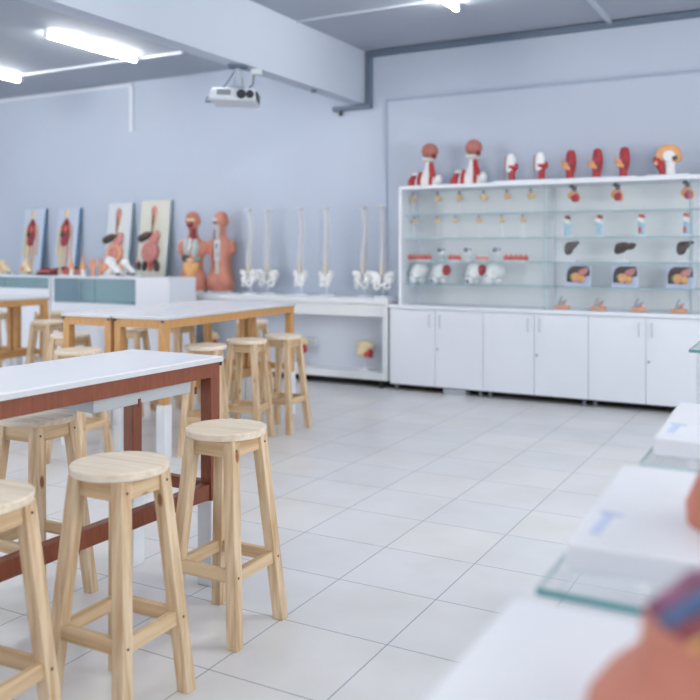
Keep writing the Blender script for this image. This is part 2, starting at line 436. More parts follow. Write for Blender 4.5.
stools = [
 (-1.95, 2.60, 0, 'pine bar stool nearest the open floor, at the end of the red-brown table'),
 (-1.915, 2.0, 1, 'pine bar stool in the middle of the front row by the red-brown table'),
 (-2.01, 1.55, 4, 'pine bar stool cut off by the lower left edge of the picture'),
 (-2.775, 2.43, 2, 'pine bar stool on the far side of the red-brown table, seen beneath it'),
 (-4.36, 4.16, 8, 'pine stool at the near end of the amber table pair, just behind the red-brown table'),
 (-3.775, 4.785, 30, 'pine stool half hidden behind the red-brown table corner, beside the amber table'),
 (-3.74, 5.24, 14, 'second pine stool along the right side of the amber table'),
 (-3.69, 5.66, 2, 'pine stool at the right far corner of the amber table'),
 (-4.72, 6.70, 10, 'pine stool tucked behind the far end of the amber table'),
 (-5.17, 6.15, 0, 'pine stool beyond the amber table, below the two torso models'),
 (-5.23, 5.60, 20, 'pine stool seen through the joined legs on the left side of the amber table'),
 (-5.24, 4.92, 5, 'pine stool behind the near left leg of the amber table'),
 (-6.42, 5.74, 9, 'pine stool in front of the right leg of the far left table'),
 (-7.35, 6.60, 6, 'pine stool mostly hidden behind the stool by the far left table leg'),
 (-7.88, 6.32, 20, 'pine stool cut off by the left edge near the far left table'),
]
st0 = make_stool(stools[0][3])
for i, (x, y, a, lab) in enumerate(stools):
    if i == 0: st0.location = (x, y, 0); st0.rotation_euler.z = math.radians(a)
    else: dup(st0, (x, y, 0), math.radians(a), lab)

# ================================================================ tables
TZ = .965
def make_table(label, loc, rz, w, l, m, group, tray=False, foot_x=None):
    """local origin: right far corner of the top, on the floor; extends to -x (width) and -y (length)"""
    t = thing('high_table', label, 'table', loc, rz, group)
    tp = MB().span((-w, -l, TZ-.022), (0, 0, TZ)).build('tabletop', 'tabletop_white', t, bevel=.002)
    e = MB()
    e.span((-.0, -l, TZ-.022), (.004, 0, TZ-.004)); e.span((-w-.004, -l, TZ-.022), (-w, 0, TZ-.004))
    e.span((-w, 0, TZ-.022), (0, .004, TZ-.004)); e.span((-w, -l-.004, TZ-.022), (0, -l, TZ-.004))
    e.build('edge_banding', 'top_edge', tp)
    zt = TZ-.022; za = zt-.062; lw = .058; i = .008
    for x in (-i-lw/2, -w+i+lw/2):
        for y in (-i-lw/2, -l+i+lw/2):
            g = MB().box((x, y, (zt+.36)/2), (lw, lw, zt-.36)).build('leg', m, t, bevel=.003)
            MB().box((x, y, .18), (.078, .078, .36)).build('foot_sleeve', 'sleeve_white', g, bevel=.006)
    for y in (-i-.013, -l+i+.013):
        MB().span((-w+i+lw, y-.013, za), (-i-lw, y+.013, zt)).build('apron', m, t, bevel=.002)
    for x in (-i-.013, -w+i+.013):
        MB().span((x-.013, -l+i+lw, za), (x+.013, -i-lw, zt)).build('apron', m, t, bevel=.002)
    for y in (-i-lw/2, -l+i+lw/2):
        MB().span((-w+i+lw, y-.02, .385), (-i-lw, y+.02, .435)).build('stretcher', m, t, bevel=.003)
    fx = -i-lw/2 if tray else -w/2
    MB().span((fx-.022, -l+i+(lw if tray else lw/2+.02), .365), (fx+.022, -i-(lw if tray else lw/2+.02), .43)).build('footrest', m, t, bevel=.003)
    for y in (.003, -l-.003):
        for x in (-.02, -w+.02): MB().box((x, y, zt-.012), (.022, .006, .014)).build('corner_cap', 'black_plastic', t)
    if tray:
        d = MB().span((-.34, -.68, za-.055), (-.05, -.15, za+.02)).build('under_tray', 'tray_grey', t, bevel=.004)
        for y in (-.12, -.45): MB().box((-.046, y, za-.05), (.006, .010, .03)).build('tray_bracket', 'red_brown', d)
    return t
make_table('white-topped high table on a red-brown frame in the foreground', (-2.217, 2.929, 0), math.radians(-1.2), .52, 1.65, 'red_brown', 'high laboratory tables', True)
ca = at_z(165, 317, TZ)
cb = at_z(295.5, 302.5, TZ); dv = cb-ca; LB = dv.length; rb = math.atan2(-dv.x, dv.y); 
def bl(x, y):       # table B local -> world, origin at its far right corner
    return (ca.x + (x*math.cos(rb)-(y+LB)*math.sin(rb)), ca.y + (x*math.sin(rb)+(y+LB)*math.cos(rb)), 0)
make_table('right one of the two joined white tables on amber wooden frames', bl(0, 0), rb, .46, LB, 'amber_wood', 'high laboratory tables')
make_table('left one of the two joined white tables on amber wooden frames', bl(-.475, 0), rb, .46, LB, 'amber_wood', 'high laboratory tables')
cc = at_z(49.5, 296, TZ)
make_table('white table on amber legs at far left, right one of the joined pair', (cc.x, cc.y, 0), 0, .46, 1.6, 'amber_wood', 'high laboratory tables')
make_table('white table on amber legs cut off by the left picture edge', (cc.x-.475, cc.y, 0), 0, .46, 1.6, 'amber_wood', 'high laboratory tables')

# ================================================================ display cabinet on the right
YD = 7.80                                   # front of the doors
x0 = -3.79
for u, lab in enumerate(('white two-door base cabinet at the left end under the glass display', 'white two-door base cabinet second from the left under the glass display',
                         'white two-door base cabinet third from the left under the glass display', 'white two-door base cabinet beyond the right picture edge under the glass display')):
    xa, xb = x0+u*1.0, x0+(u+1)*1.0
    t = thing('base_cabinet', lab, 'cabinet', (xa, YD, 0), 0, 'base cabinets under the glass display')
    MB().span((.002, .02, .065), (.998, .45, .83)).build('body', 'white_laminate', t)
    for k in (0, 1):
        dr = MB().span((k*.5+.002, 0, .066), (k*.5+.498, .018, .826)).build('door', 'white_laminate', t, bevel=.002)
        hx = .445 if k == 0 else .555
        h = MB().tube([(hx, 0, .66), (hx, -.028, .665), (hx, -.028, .775), (hx, 0, .78)], .005)
        h.build('handle', 'handle_grey', dr)
        if k: MB().cyl((.525, -.006, .44), (.525, 0, .44), .012).build('lock', 'steel', dr)
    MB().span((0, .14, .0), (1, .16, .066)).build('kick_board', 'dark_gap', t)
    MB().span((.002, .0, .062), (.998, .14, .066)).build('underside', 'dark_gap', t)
    for k in (0.05, .95):
        for y in (.06, .40):
            MB().cyl((k, y, 0), (k, y, .063), .018).build('foot', 'vent_grey', t)
tag(MB().span((at_y(443, 390, YD).x, YD+.005, 0), (at_y(465, 390, YD).x, YD+.13, .056)).build('grey_case', 'grey_box'), 'flat grey case pushed under the left base cabinet', 'case')
WT = .868
tag(MB().span((x0-.01, YD-.015, .832), (.3, 8.26, WT)).build('worktop', 'white_laminate', bevel=.003), 'long white worktop over the base cabinets', 'worktop')

# glass display case on the worktop
g = thing('glass_display_case', 'tall white-framed glass display case with glass shelves on the worktop', 'display case', (0, 0, WT))
xd0, xd1 = at_y(399.5, 250, YD+.03).x, .25
MB().span((xd0, YD+.005, 2.035-WT), (xd1, 8.255, 2.072-WT)).build('top_board', 'white_paint', g, bevel=.003)
MB().span((xd0, 8.225, 0), (xd1, 8.25, 2.035-WT)).build('back_panel', 'case_back', g)
MB().span((xd0, YD+.005, 0), (xd0+.03, 8.225, 2.035-WT)).build('side_panel', 'white_paint', g, bevel=.003)
SHZ = [1.783, 1.543, 1.312, 1.083]
xm = at_y(542.5, 250, YD+.03).x
for z in SHZ:
    for a, b in ((xd0+.045, xm-.006), (xm+.006, -.95), (-.94, xd1)):
        s = MB().span((a, YD+.065, z-.008-WT), (b, 8.215, z-WT)).build('glass_shelf', 'shelf_glass', g)
        MB().span((a, YD+.062, z-.008-WT), (b, YD+.065, z-WT)).build('shelf_edge', 'glass_edge_pale', s)
for xx in (xd0+.04, xm, -.945):
    MB().span((xx-.008, 8.19, 0), (xx+.008, 8.224, 2.035-WT)).build('shelf_rail', 'white_paint', g)
for a, b, y in ((xd0+.03, xm+.02, YD+.03), (xm-.02, -.93, YD+.045), (-.97, xd1, YD+.03)):
    s = MB().span((a, y-.003, 0), (b, y+.003, 2.035-WT)).build('sliding_pane', 'clear_glass', g)
    MB().span((b-.005, y-.0035, 0), (b+.001, y+.0035, 2.035-WT)).build('pane_edge', 'glass_edge_pale', s)

# ---------------------------------------------------------------- models on the shelves
def stand(t, h, r=.03, rod='white_plastic', base=True):
    MB().loft([(0, 0, 0, r, r), (.006, 0, 0, r, r), (.010, 0, 0, r*.8, r*.8)], n=20).build('base', 'white_plastic', t)
    MB().cyl((0, 0, .008), (0, 0, h), .004, n=8).build('rod', rod, t)
YS = 7.985
def joint_model(label, loc, s, hh):
    t = thing('joint_model', label, 'anatomical model', loc, 0, 'small joint models on glass shelves')
    stand(t, hh+.1)
    b = MB().ell((0, 0, .125), (.032, .026, .036)); b.ell((.028, 0, .118), (.024, .018, .020), (0, .5, 0)); b.ell((-.022, 0, .130), (.02, .016, .022)); b.ell((-.005, -.015, .10), (.016, .014, .02))
    M_ = Matrix.Translation((0, 0, .10+hh)) @ Matrix.Scale(s, 4) @ Matrix.Translation((0, 0, -.10))
    for q in (b, ): bmesh.ops.transform(q.bm, matrix=M_, verts=q.bm.verts)
    b.build('bone', 'joint_peach', t, voxel=.005)
    u = MB().cyl((0, 0, .150), (-.006, 0, .190), .013, .010, n=12); bmesh.ops.transform(u.bm, matrix=M_, verts=u.bm.verts); u.build('upper_bone', 'vent_grey', t)
    u = MB().ell((.036, -.006, .112), (.014, .012, .014)); bmesh.ops.transform(u.bm, matrix=M_, verts=u.bm.verts); u.build('cartilage', 'organ_orange', t)
    return t
nm = ['first', 'second', 'third', 'fourth', 'fifth', 'sixth']
jm = None
for row, (xs, z, s, place) in enumerate((([413, 438, 459.5, 484, 507, 531], SHZ[0], 1.0, 'top glass shelf'), ([414, 437.5, 455.5, 479, 502, 523], SHZ[1], .78, 'second glass shelf from the top'))):
    for i, px in enumerate(xs):
        lab = '%s small cream joint model from the left on the %s' % (nm[i], place)
        loc = (x_at(px, YS), YS, z)
        if i == 0: jm = joint_model(lab, loc, s, .04 if row == 0 else .055)
        else: dup(jm, loc, random.uniform(-.5, .5), lab)

def heart(label, loc):
    t = thing('heart_model', label, 'anatomical model', loc, 0, 'heart models on the top glass shelf')
    stand(t, .09, .045)
    b = MB().loft([(.06, .03, 0, .012, .012), (.085, .025, 0, .038, .032), (.115, .01, 0, .05, .042), (.145, 0, 0, .045, .038), (.165, 0, 0, .03, .028)], n=20)
    b.build('heart', 'organ_peach', t, sub=1)
    MB().ell((.02, -.03, .10), (.036, .016, .038), (0, .4, 0)).build('ventricle', 'muscle_red', t)
    MB().ell((-.026, -.02, .12), (.02, .02, .028)).build('atrium', 'yellow_nerve', t)
    v = MB().tube([(0, 0, .155), (0, 0, .19), (-.015, .01, .212), (-.035, .015, .2)], .014); v.tube([(.015, 0, .15), (.02, 0, .205)], .010)
    v.build('vessel', 'liver_grey', t)
    for ch in t.children:
        if ch.name.split('.')[0] not in ('base', 'rod'): ch.location.z = .02
        elif ch.name.startswith('rod'): ch.scale.z = 1.2
    t.scale = (1.05,)*3
    return t
labs = ('heart model on a stand above the left liver model', 'heart model on a stand in the middle, above the two-lobed liver', 'heart model on a stand at the right end of the top glass shelf')
hm = None
for px, lab in zip((573.5, 617, 687), labs):
    loc = (x_at(px, YS), YS, SHZ[0])
    hm = heart(lab, loc) if hm is None else (dup(hm, loc, random.uniform(-.3, .3), lab) and hm)

def blue_stand(label, loc, top, bot):
    t = thing('joint_section_model', label, 'anatomical model', loc, 0, 'joint sections on pale blue stands')
    MB().box((0, 0, .008), (.09, .07, .016)).build('base', 'white_plastic', t, bevel=.003)
    MB().loft([(.016, 0, 0, .03, .02), (.06, 0, 0, .024, .018), (.13, .004, 0, .030, .02)], n=16).build('column', 'pale_blue', t)
    b = MB().ell((-.006, -.002, .155), (.034, .026, .03)); b.ell((.012, 0, .13), (.024, .02, .026)); b.build('bone', 'bone_white', t, voxel=.005)
    MB().ell((.008, -.006, .186), (.032, .024, .019), (0, .35, 0)).build('muscle', top, t)
    if bot: MB().ell((-.008, -.022, .06), (.014, .008, .03)).build('tendon', bot, t)
    return t
for px, lab, tp, bt in ((567, 'pale blue model with a dark top at the left of the row above the livers', 'deep_red', None), (599, 'pale blue model with a bright red top beside the middle liver', 'muscle_red', None),
                    (641, 'pale blue model with red top and red base strip, third of its shelf', 'gum_red', 'gum_red'), (686, 'pale blue model with red top and strip at the right end of its shelf', 'gum_red', 'gum_red')):
    blue_stand(lab, (x_at(px, YS), YS, SHZ[1]), tp, bt)

def liver(label, loc, pts, m):
    t = thing('liver_model', label, 'anatomical model', loc, 0, 'liver models on the third glass shelf')
    MB().box((0, 0, .008), (.11, .08, .016)).build('base', 'white_plastic', t, bevel=.003)
    MB().cyl((0, .01, .01), (0, .01, .08), .005, n=8).build('rod', 'white_plastic', t)
    b = MB()
    for x, z, rx, rz_, ro in pts: b.ell((x, 0, z), (rx, .032, rz_), (0, ro, 0))
    b.build('liver', m, t, voxel=.006).location.z = .025
    return t
wedge = [(-.02, .10, .045, .06, .2), (.0, .13, .06, .035, 0), (.045, .15, .04, .018, -.15), (-.03, .075, .032, .035, .3)]
lobes = [(-.03, .105, .055, .05, .3), (.0, .12, .06, .04, 0), (.06, .12, .045, .032, -.35), (-.055, .08, .035, .035, 0), (.085, .13, .025, .018, -.4)]
liver('grey wedge-shaped liver model at the left of the liver row', (x_at(571, YS), YS, SHZ[2]), wedge, 'liver_grey')
liver('brown two-lobed liver model in the middle of the liver row', (x_at(624, YS), YS, SHZ[2]), lobes, 'liver_brown')
liver('dark brown wedge-shaped liver model at the right of the liver row', (x_at(684, YS), YS, SHZ[2]), wedge, 'liver_brown')

def dental(label, loc, w, m):
    t = thing('tooth_model', label, 'anatomical model', loc, 0, 'red gum blocks on the third glass shelf')
    MB().box((0, 0, .006), (w, .07, .012)).build('base', 'white_plastic', t, bevel=.002)
    n = max(3, int(w/.04)); b = MB(); tt = MB()
    for i in range(n):
        x = -w/2+w*(i+.5)/n
        b.box((x, 0, .03), (w/n*.92, .055, .040), (0, 0, random.uniform(-.1, .1)))
        tt.ell((x, 0, .055), (w/n*.33, .018, .018), n=10)
    b.build('gum', m, t, bevel=.006); tt.build('teeth', 'bone_white' if m == 'gum_pink' else 'gum_pink', t)
    return t
for a, b, lab, m in ((408.5, 431, 'long red gum block at the left end of the third glass shelf', 'gum_red'), (448.5, 461, 'short red gum block, second from left on its shelf', 'gum_red'),
                     (477, 488, 'short pale pink gum block between two blue-topped skull bases', 'gum_pink'), (504, 528, 'long red gum block at the right of the left glass bay', 'gum_red')):
    xa, xb = x_at(a, YS), x_at(b, YS); dental(lab, ((xa+xb)/2, YS, SHZ[2]), xb-xa, m)

def ear(label, loc):
    t = thing('inner_ear_model', label, 'anatomical model', loc, 0, 'blue and white ear models')
    stand(t, .075, .035)
    b = MB().ell((0, 0, .075), (.034, .026, .022)); b.ell((.02, 0, .095), (.02, .02, .02)); b.build('shell', 'bone_white', t, voxel=.005)
    MB().torus((-.012, -.012, .112), .016, .007, (1.2, .2, 0)).build('canal', 'vein_blue', t)
    MB().ell((.034, -.008, .115), (.009, .009, .013)).build('cochlea', 'purple_muscle', t)
    return t
em = None
for px, lab in zip((441, 467.5, 496.5), ('blue and white inner ear model beside the long left gum block', 'blue and white inner ear model in the middle between short gum blocks', 'blue and white inner ear model left of the long right gum block')):
    loc = (x_at(px, YS), YS, SHZ[2])
    if em is None: em = ear(lab, loc)
    else: dup(em, loc, 0, lab)

def skull(label, loc, rz, red, s=1.0):
    t = thing('skull_model', label, 'anatomical model', loc, rz, 'skull models on the lowest glass shelf'); t.scale = (s, s, s)
    b = MB().ell((0, .015, .115), (.068, .085, .072), n=24); b.ell((0, -.045, .07), (.048, .045, .05)); b.ell((0, -.06, .035), (.04, .034, .028)); b.ell((.045, -.035, .065), (.02, .03, .014)); b.ell((-.045, -.035, .065), (.02, .03, .014)); b.ell((0, .03, .03), (.035, .04, .032))
    b.build('cranium', 'bone_white', t, voxel=.006)
    MB().ell((0, -.055, .022), (.037, .032, .022)).build('jaw', 'bone_white', t)
    for q in (-1, 1): MB().ell((q*.022, -.082, .078), (.014, .012, .013)).build('eye_socket', 'grey_box', t)
    if red:
        MB().ell((.036, .035, .12), (.046, .058, .05), (.5, .3, 0)).build('muscle', 'muscle_red', t)
        MB().ell((.012, -.084, .03), (.018, .014, .016)).build('teeth_gap', 'vein_blue', t)
    return t
YK = 7.99
skull('plain white skull at the left end of the skull row', (x_at(418.5, YK), YK, SHZ[3]), -.7, False, 1.15)
skull('white skull with red muscle patch beside the plain left skull', (x_at(440, YK), YK, SHZ[3]), 0-.75, True, 1.12)
skull('white skull with the larger red muscle patch, second from the right', (x_at(474.5, YK), YK, SHZ[3]), -.6, True, 1.15)
skull('large plain white skull at the right end of the skull row', (x_at(494, YK), YK, SHZ[3]), -.8, False, 1.15)

def plate(label, loc):
    t = thing('digestive_plate_model', label, 'anatomical model', loc, 0, 'digestive section plates on the lowest glass shelf')
    MB().box((0, .03, .10), (.23, .014, .20), (-.1, 0, 0)).build('board', 'plate_blue', t, bevel=.004)
    MB().box((0, .02, .006), (.23, .07, .012)).build('base', 'plate_blue', t, bevel=.003)
    pts = [(-.105, .04), (.05, .04), (.07, .10), (.105, .10), (.105, .16), (.085, .19), (-.05, .19), (-.09, .165), (-.105, .12)]
    MB().prism(pts, .022, Matrix.Translation((0, .018, 0)) @ Matrix.Rotation(-.1, 4, 'X')).build('cavity', 'dark_cavity', t, bevel=.006)
    b = MB().ell((.045, 0, .135), (.05, .02, .034), (0, -.4, 0)); b.ell((.075, 0, .16), (.025, .018, .02)); b.build('stomach', 'organ_pink', t, voxel=.005)
    MB().ell((-.02, 0, .085), (.045, .02, .045), (0, .3, 0)).build('pancreas', 'organ_orange', t)
    MB().ell((.04, -.004, .07), (.03, .016, .036), (0, .5, 0)).build('bowel', 'intestine', t)
    MB().ell((-.062, -.002, .09), (.012, .014, .028)).build('gall_bladder', 'green_duct', t)
    return t
pm = None
for px, lab in zip((577.5, 624.5, 680), ('orange and black digestive plate at the left, below the grey liver', 'orange and black digestive plate in the middle, below the two-lobed liver', 'orange and black digestive plate at the right end of its shelf')):
    loc = (x_at(px, 7.95), 7.95, SHZ[3])
    if pm is None: pm = plate(lab, loc)
    else: dup(pm, loc, 0, lab)

def foot_section(label, loc):
    t = thing('tissue_block_model', label, 'anatomical model', loc, 0, 'small pink based models on the worktop')
    MB().box((0, 0, .018), (.13, .08, .036)).build('base', 'organ_peach', t, bevel=.006)
    b = MB().tube([(-.03, 0, .03), (-.02, 0, .08), (.0, 0, .12)], [.014, .012, .007]); b.tube([(.0, 0, .03), (.015, 0, .07), (.045, 0, .085)], [.012, .010, .008]); b.ell((-.01, 0, .05), (.03, .02, .025))
    b.build('branch', 'grey_box', t)
    MB().ell((.02, -.01, .06), (.016, .012, .018)).build('gland', 'gum_pink', t)
    return t
fm = None
for px, lab in zip((562, 598.5, 638.5, 679.5), ('first pink-based branching model from the left on the worktop', 'second pink-based branching model from the left on the worktop', 'third pink-based branching model from the left on the worktop', 'fourth pink-based branching model, at the right end of the worktop')):
    loc = (x_at(px, YS), YS, WT)
    if fm is None: fm = foot_section(lab, loc)
    else: dup(fm, loc, random.uniform(-.4, .4), lab)

# ---------------------------------------------------------------- on top of the display case
TB = 2.072; YT = 8.0
def bust(label, loc):
    t = thing('head_and_shoulder_model', label, 'anatomical model', loc, 0, 'muscle busts on the display case')
    b = MB().loft([(0, 0, 0, .125, .075), (.04, 0, 0, .13, .08), (.085, 0, 0, .11, .07), (.12, .02, 0, .06, .05), (.16, .03, 0, .036, .042), (.24, .04, 0, .034, .04)], n=24)
    b.ell((.128, 0, .06), (.042, .05, .055)); b.ell((-.10, -.005, .115), (.05, .04, .025)); b.ell((.05, .03, .15), (.035, .03, .07)); b.build('bust', 'bone_white', t, voxel=.008)
    MB().loft([(.0, -.132, -.035, .042, .055), (.05, -.128, -.035, .042, .055), (.105, -.108, -.035, .022, .035)], n=16).build('shoulder_muscle', 'muscle_red', t)
    MB().loft([(.0, -.036, -.065, .021, .035), (.08, -.036, -.065, .021, .03), (.135, -.032, -.045, .016, .02)], n=14).build('chest_muscle', 'muscle_red', t)
    MB().loft([(.085, .092, -.04, .03, .032), (.14, .085, -.035, .028, .03), (.225, .068, -.025, .018, .026)], n=14).build('neck_muscle', 'muscle_red', t)
    MB().loft([(0, .082, -.065, .015, .02), (.085, .082, -.06, .016, .02)], n=12).build('chest_muscle', 'muscle_red', t)
    h = MB().ell((.03, -.015, .25), (.05, .055, .03)); h.ell((.06, .01, .255), (.04, .05, .03)); h.ell((.005, -.05, .255), (.022, .02, .02)); h.build('skull_base', 'lung_grey', t, voxel=.006)
    MB().ell((.042, 0, .335), (.077, .085, .074), n=24).build('brain', 'brain', t)
    MB().ell((.098, -.02, .28), (.020, .03, .026)).build('jaw_muscle', 'deep_red', t)
    return t
bm_ = bust('muscle bust with exposed brain at the left end of the display case top', (x_at(426, YT), YT, TB))
bm_.rotation_euler.z = -.1; bm_.scale = (1.08,)*3
dup(bm_, (x_at(469.5, YT), YT, TB), -.1, 'muscle bust with exposed brain, second from left on the display case', scale=1.1)

def tray(t, w=.27, d=.2):
    MB().box((0, 0, .009), (w, d, .018)).build('base', 'white_plastic', t, bevel=.004)
def larynx(label, loc):
    t = thing('larynx_model', label, 'anatomical model', loc, 0, 'white and red larynx models'); tray(t)
    MB().loft([(.018, .0, 0, .028, .03), (.07, 0, 0, .026, .03), (.11, .006, 0, .028, .03)], n=18).build('trachea', 'muscle_red', t)
    MB().loft([(.10, -.02, 0, .03, .032), (.14, -.012, 0, .042, .036), (.20, -.008, 0, .042, .034), (.245, -.01, 0, .028, .024), (.255, -.01, 0, .012, .012)], n=20).build('cartilage', 'bone_white', t)
    b = MB().ell((.03, -.015, .13), (.032, .025, .022)); b.ell((.045, -.01, .15), (.014, .02, .025)); b.ell((0, -.03, .14), (.03, .014, .014)); b.build('gland', 'muscle_red', t, voxel=.005)
    MB().tube([(-.065, 0, .02), (-.066, 0, .12), (-.06, 0, .235)], .005).build('rod', 'skin', t)
    return t
lx = larynx('white and red larynx model third from the left on the display case', (x_at(512, YT), YT, TB)); lx.scale = (1.12,)*3
dup(lx, (x_at(541.5, YT), YT, TB), 0, 'white and red larynx model next to the red head sections', scale=1.12)

def redhead(label, loc):
    t = thing('half_head_model', label, 'anatomical model', loc, 0, 'red muscle head sections'); tray(t, .25)
    b = MB().loft([(.018, .0, 0, .042, .04), (.06, 0, 0, .04, .04), (.10, .005, 0, .05, .045), (.16, .012, 0, .055, .05), (.23, .012, 0, .052, .048), (.275, .01, 0, .042, .04), (.29, .008, 0, .02, .02)], n=20)
    b.build('muscle', 'muscle_red', t)
    b = MB().ell((-.035, -.03, .14), (.034, .025, .04)); b.ell((.0, -.045, .115), (.03, .014, .02)); b.ell((-.06, -.01, .15), (.016, .016, .03)); b.build('gland', 'organ_orange', t, voxel=.006)
    MB().tube([(-.085, 0, .13), (-.088, 0, .18), (-.08, 0, .225)], .007).build('vessel', 'organ_peach', t)
    MB().ell((.025, -.045, .13), (.02, .012, .05)).build('cheek', 'deep_red', t)
    MB().ell((.0, -.04, .22), (.018, .014, .035)).build('temple', 'deep_red', t)
    for ch in t.children:
        if not ch.name.startswith('base'): ch.scale = (.88, .9, 1.0)
    return t
rh = None
for px, lab in zip((570, 596.5, 623.5), ('first of three red muscle head sections, nearest the larynx models', 'middle one of three red muscle head sections on the display case', 'last of three red muscle head sections, nearest the brain section')):
    loc = (x_at(px, YT), YT, TB)
    if rh is None: rh = redhead(lab, loc)
    else: dup(rh, loc, 0, lab)

t = thing('head_section_model', 'head cut in half with orange brain and red face on white neck', 'anatomical model', (x_at(669, YT), YT, TB)); tray(t, .36)
MB().loft([(.018, .015, 0, .045, .04), (.09, .01, 0, .04, .038), (.15, .01, 0, .045, .04)], n=18).build('neck', 'bone_white', t)
pts = [(-.09+.11*0, .15)]
pr = [(math.cos(a)*.108, .19+math.sin(a)*.10) for a in [i*PI/14 for i in range(-3, 17)]]
MB().prism(pr, .09).build('brain', 'organ_orange', t, bevel=.012)
pr = [(math.cos(a)*.055+.005, .185+math.sin(a)*.05) for a in [i*2*PI/18 for i in range(18)]]
MB().prism(pr, .115).build('brain_stem', 'bone_white', t, bevel=.01)
MB().ell((.05, -.03, .165), (.034, .035, .026)).build('cerebellum', 'liver_grey', t)
b = MB().ell((-.085, 0, .155), (.055, .05, .05)); b.ell((-.065, 0, .09), (.034, .04, .05)); b.ell((-.055, 0, .045), (.03, .035, .035)); b.ell((-.1, 0, .12), (.03, .04, .03)); b.build('face', 'muscle_red', t, voxel=.008)
MB().ell((-.105, -.035, .125), (.018, .02, .024)).build('jaw', 'organ_peach', t)

# ================================================================ low open counter along the back wall
CZ = .925
k = thing('open_counter', 'long white open-fronted counter along the back wall left of the cabinets', 'counter', (0, 7.8, 0))
xe = -3.815
MB().span((-11.5, 0, CZ-.055), (xe, .49, CZ)).build('counter_top', 'shelf_white', k, bevel=.003)
MB().span((-11.5, .315, .155), (xe-.06, .325, CZ-.055)).build('back_panel', 'added_counter_back', k)  # added panel ahead of the wall, brightens the counter's inside
MB().span((-11.5, .02, .735), (xe-.06, .04, CZ-.055)).build('apron', 'shelf_white', k)
MB().span((-11.5, 0, .085), (xe-.06, .49, .155)).build('bottom_shelf', 'shelf_white', k, bevel=.003)
for xa in (xe-.06, -7.4, -9.4, -11.5): MB().span((xa, .0, .085), (xa+.06, .49, CZ-.055)).build('side_panel', 'shelf_white', k, bevel=.003)
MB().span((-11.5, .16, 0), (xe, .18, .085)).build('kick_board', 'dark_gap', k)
for xa in (xe-.1, -4.9, -6.2, -7.4, -8.6, -10, -11.4):
    for y in (.06, .42): MB().cyl((xa, y, 0), (xa, y, .085), .022).build('foot', 'dark_gap', k)

def shoulder(label, loc, rz=0):
    t = thing('shoulder_joint_model', label, 'anatomical model', loc, rz, 'shoulder joints in the open counter')
    MB().loft([(0, 0, 0, .075, .06), (.012, 0, 0, .075, .06), (.02, 0, 0, .055, .045)], n=24).build('base', 'white_plastic', t)
    MB().cyl((0, 0, .015), (0, 0, .14), .007, n=10).build('rod', 'white_plastic', t)
    b = MB().ell((-.02, 0, .20), (.07, .045, .075), (0, .3, 0)); b.ell((.04, 0, .25), (.07, .045, .05), (0, .3, 0)); b.ell((-.05, -.01, .165), (.035, .035, .045)); b.ell((-.06, 0, .255), (.04, .03, .035)); b.ell((0, -.02, .27), (.06, .03, .03))
    b.build('bone', 'bone_cream', t, voxel=.009)
    MB().ell((.07, -.02, .175), (.028, .035, .05)).build('muscle', 'muscle_red', t)
    MB().ell((.03, -.03, .16), (.026, .025, .03)).build('muscle', 'gum_red', t)
    return t
z_ = .155
sj = shoulder('cream and red shoulder model in the counter nearest the base cabinets', (x_at(365, 7.97), 7.97, z_))
sj.scale = (1.05,)*3
dup(sj, (x_at(299, 7.97), 7.97, z_), .2, 'cream and red shoulder model behind the stool at the right table corner', scale=1.05)
dup(sj, (x_at(211, 7.97), 7.97, z_), 0, 'cream and red shoulder model seen under the amber table', scale=1.05)
so = at_y(313, 342, 8.11)
t = thing('power_outlet', 'white double power outlet on the back of the open counter', 'outlet', (so.x, 8.115, so.z))
MB().box((0, -.012, 0), (.12, .024, .085)).build('plate', 'white_plastic', t, bevel=.004)
for q in (-.028, .028): MB().box((q, -.026, 0), (.035, .006, .04)).build('socket', 'conduit_white', t, bevel=.002)
t2 = dup(t, (at_y(148, 334, 8.11).x, 8.115, at_y(148, 334, 8.11).z), 0, 'white power outlet on the counter back seen under the amber table')

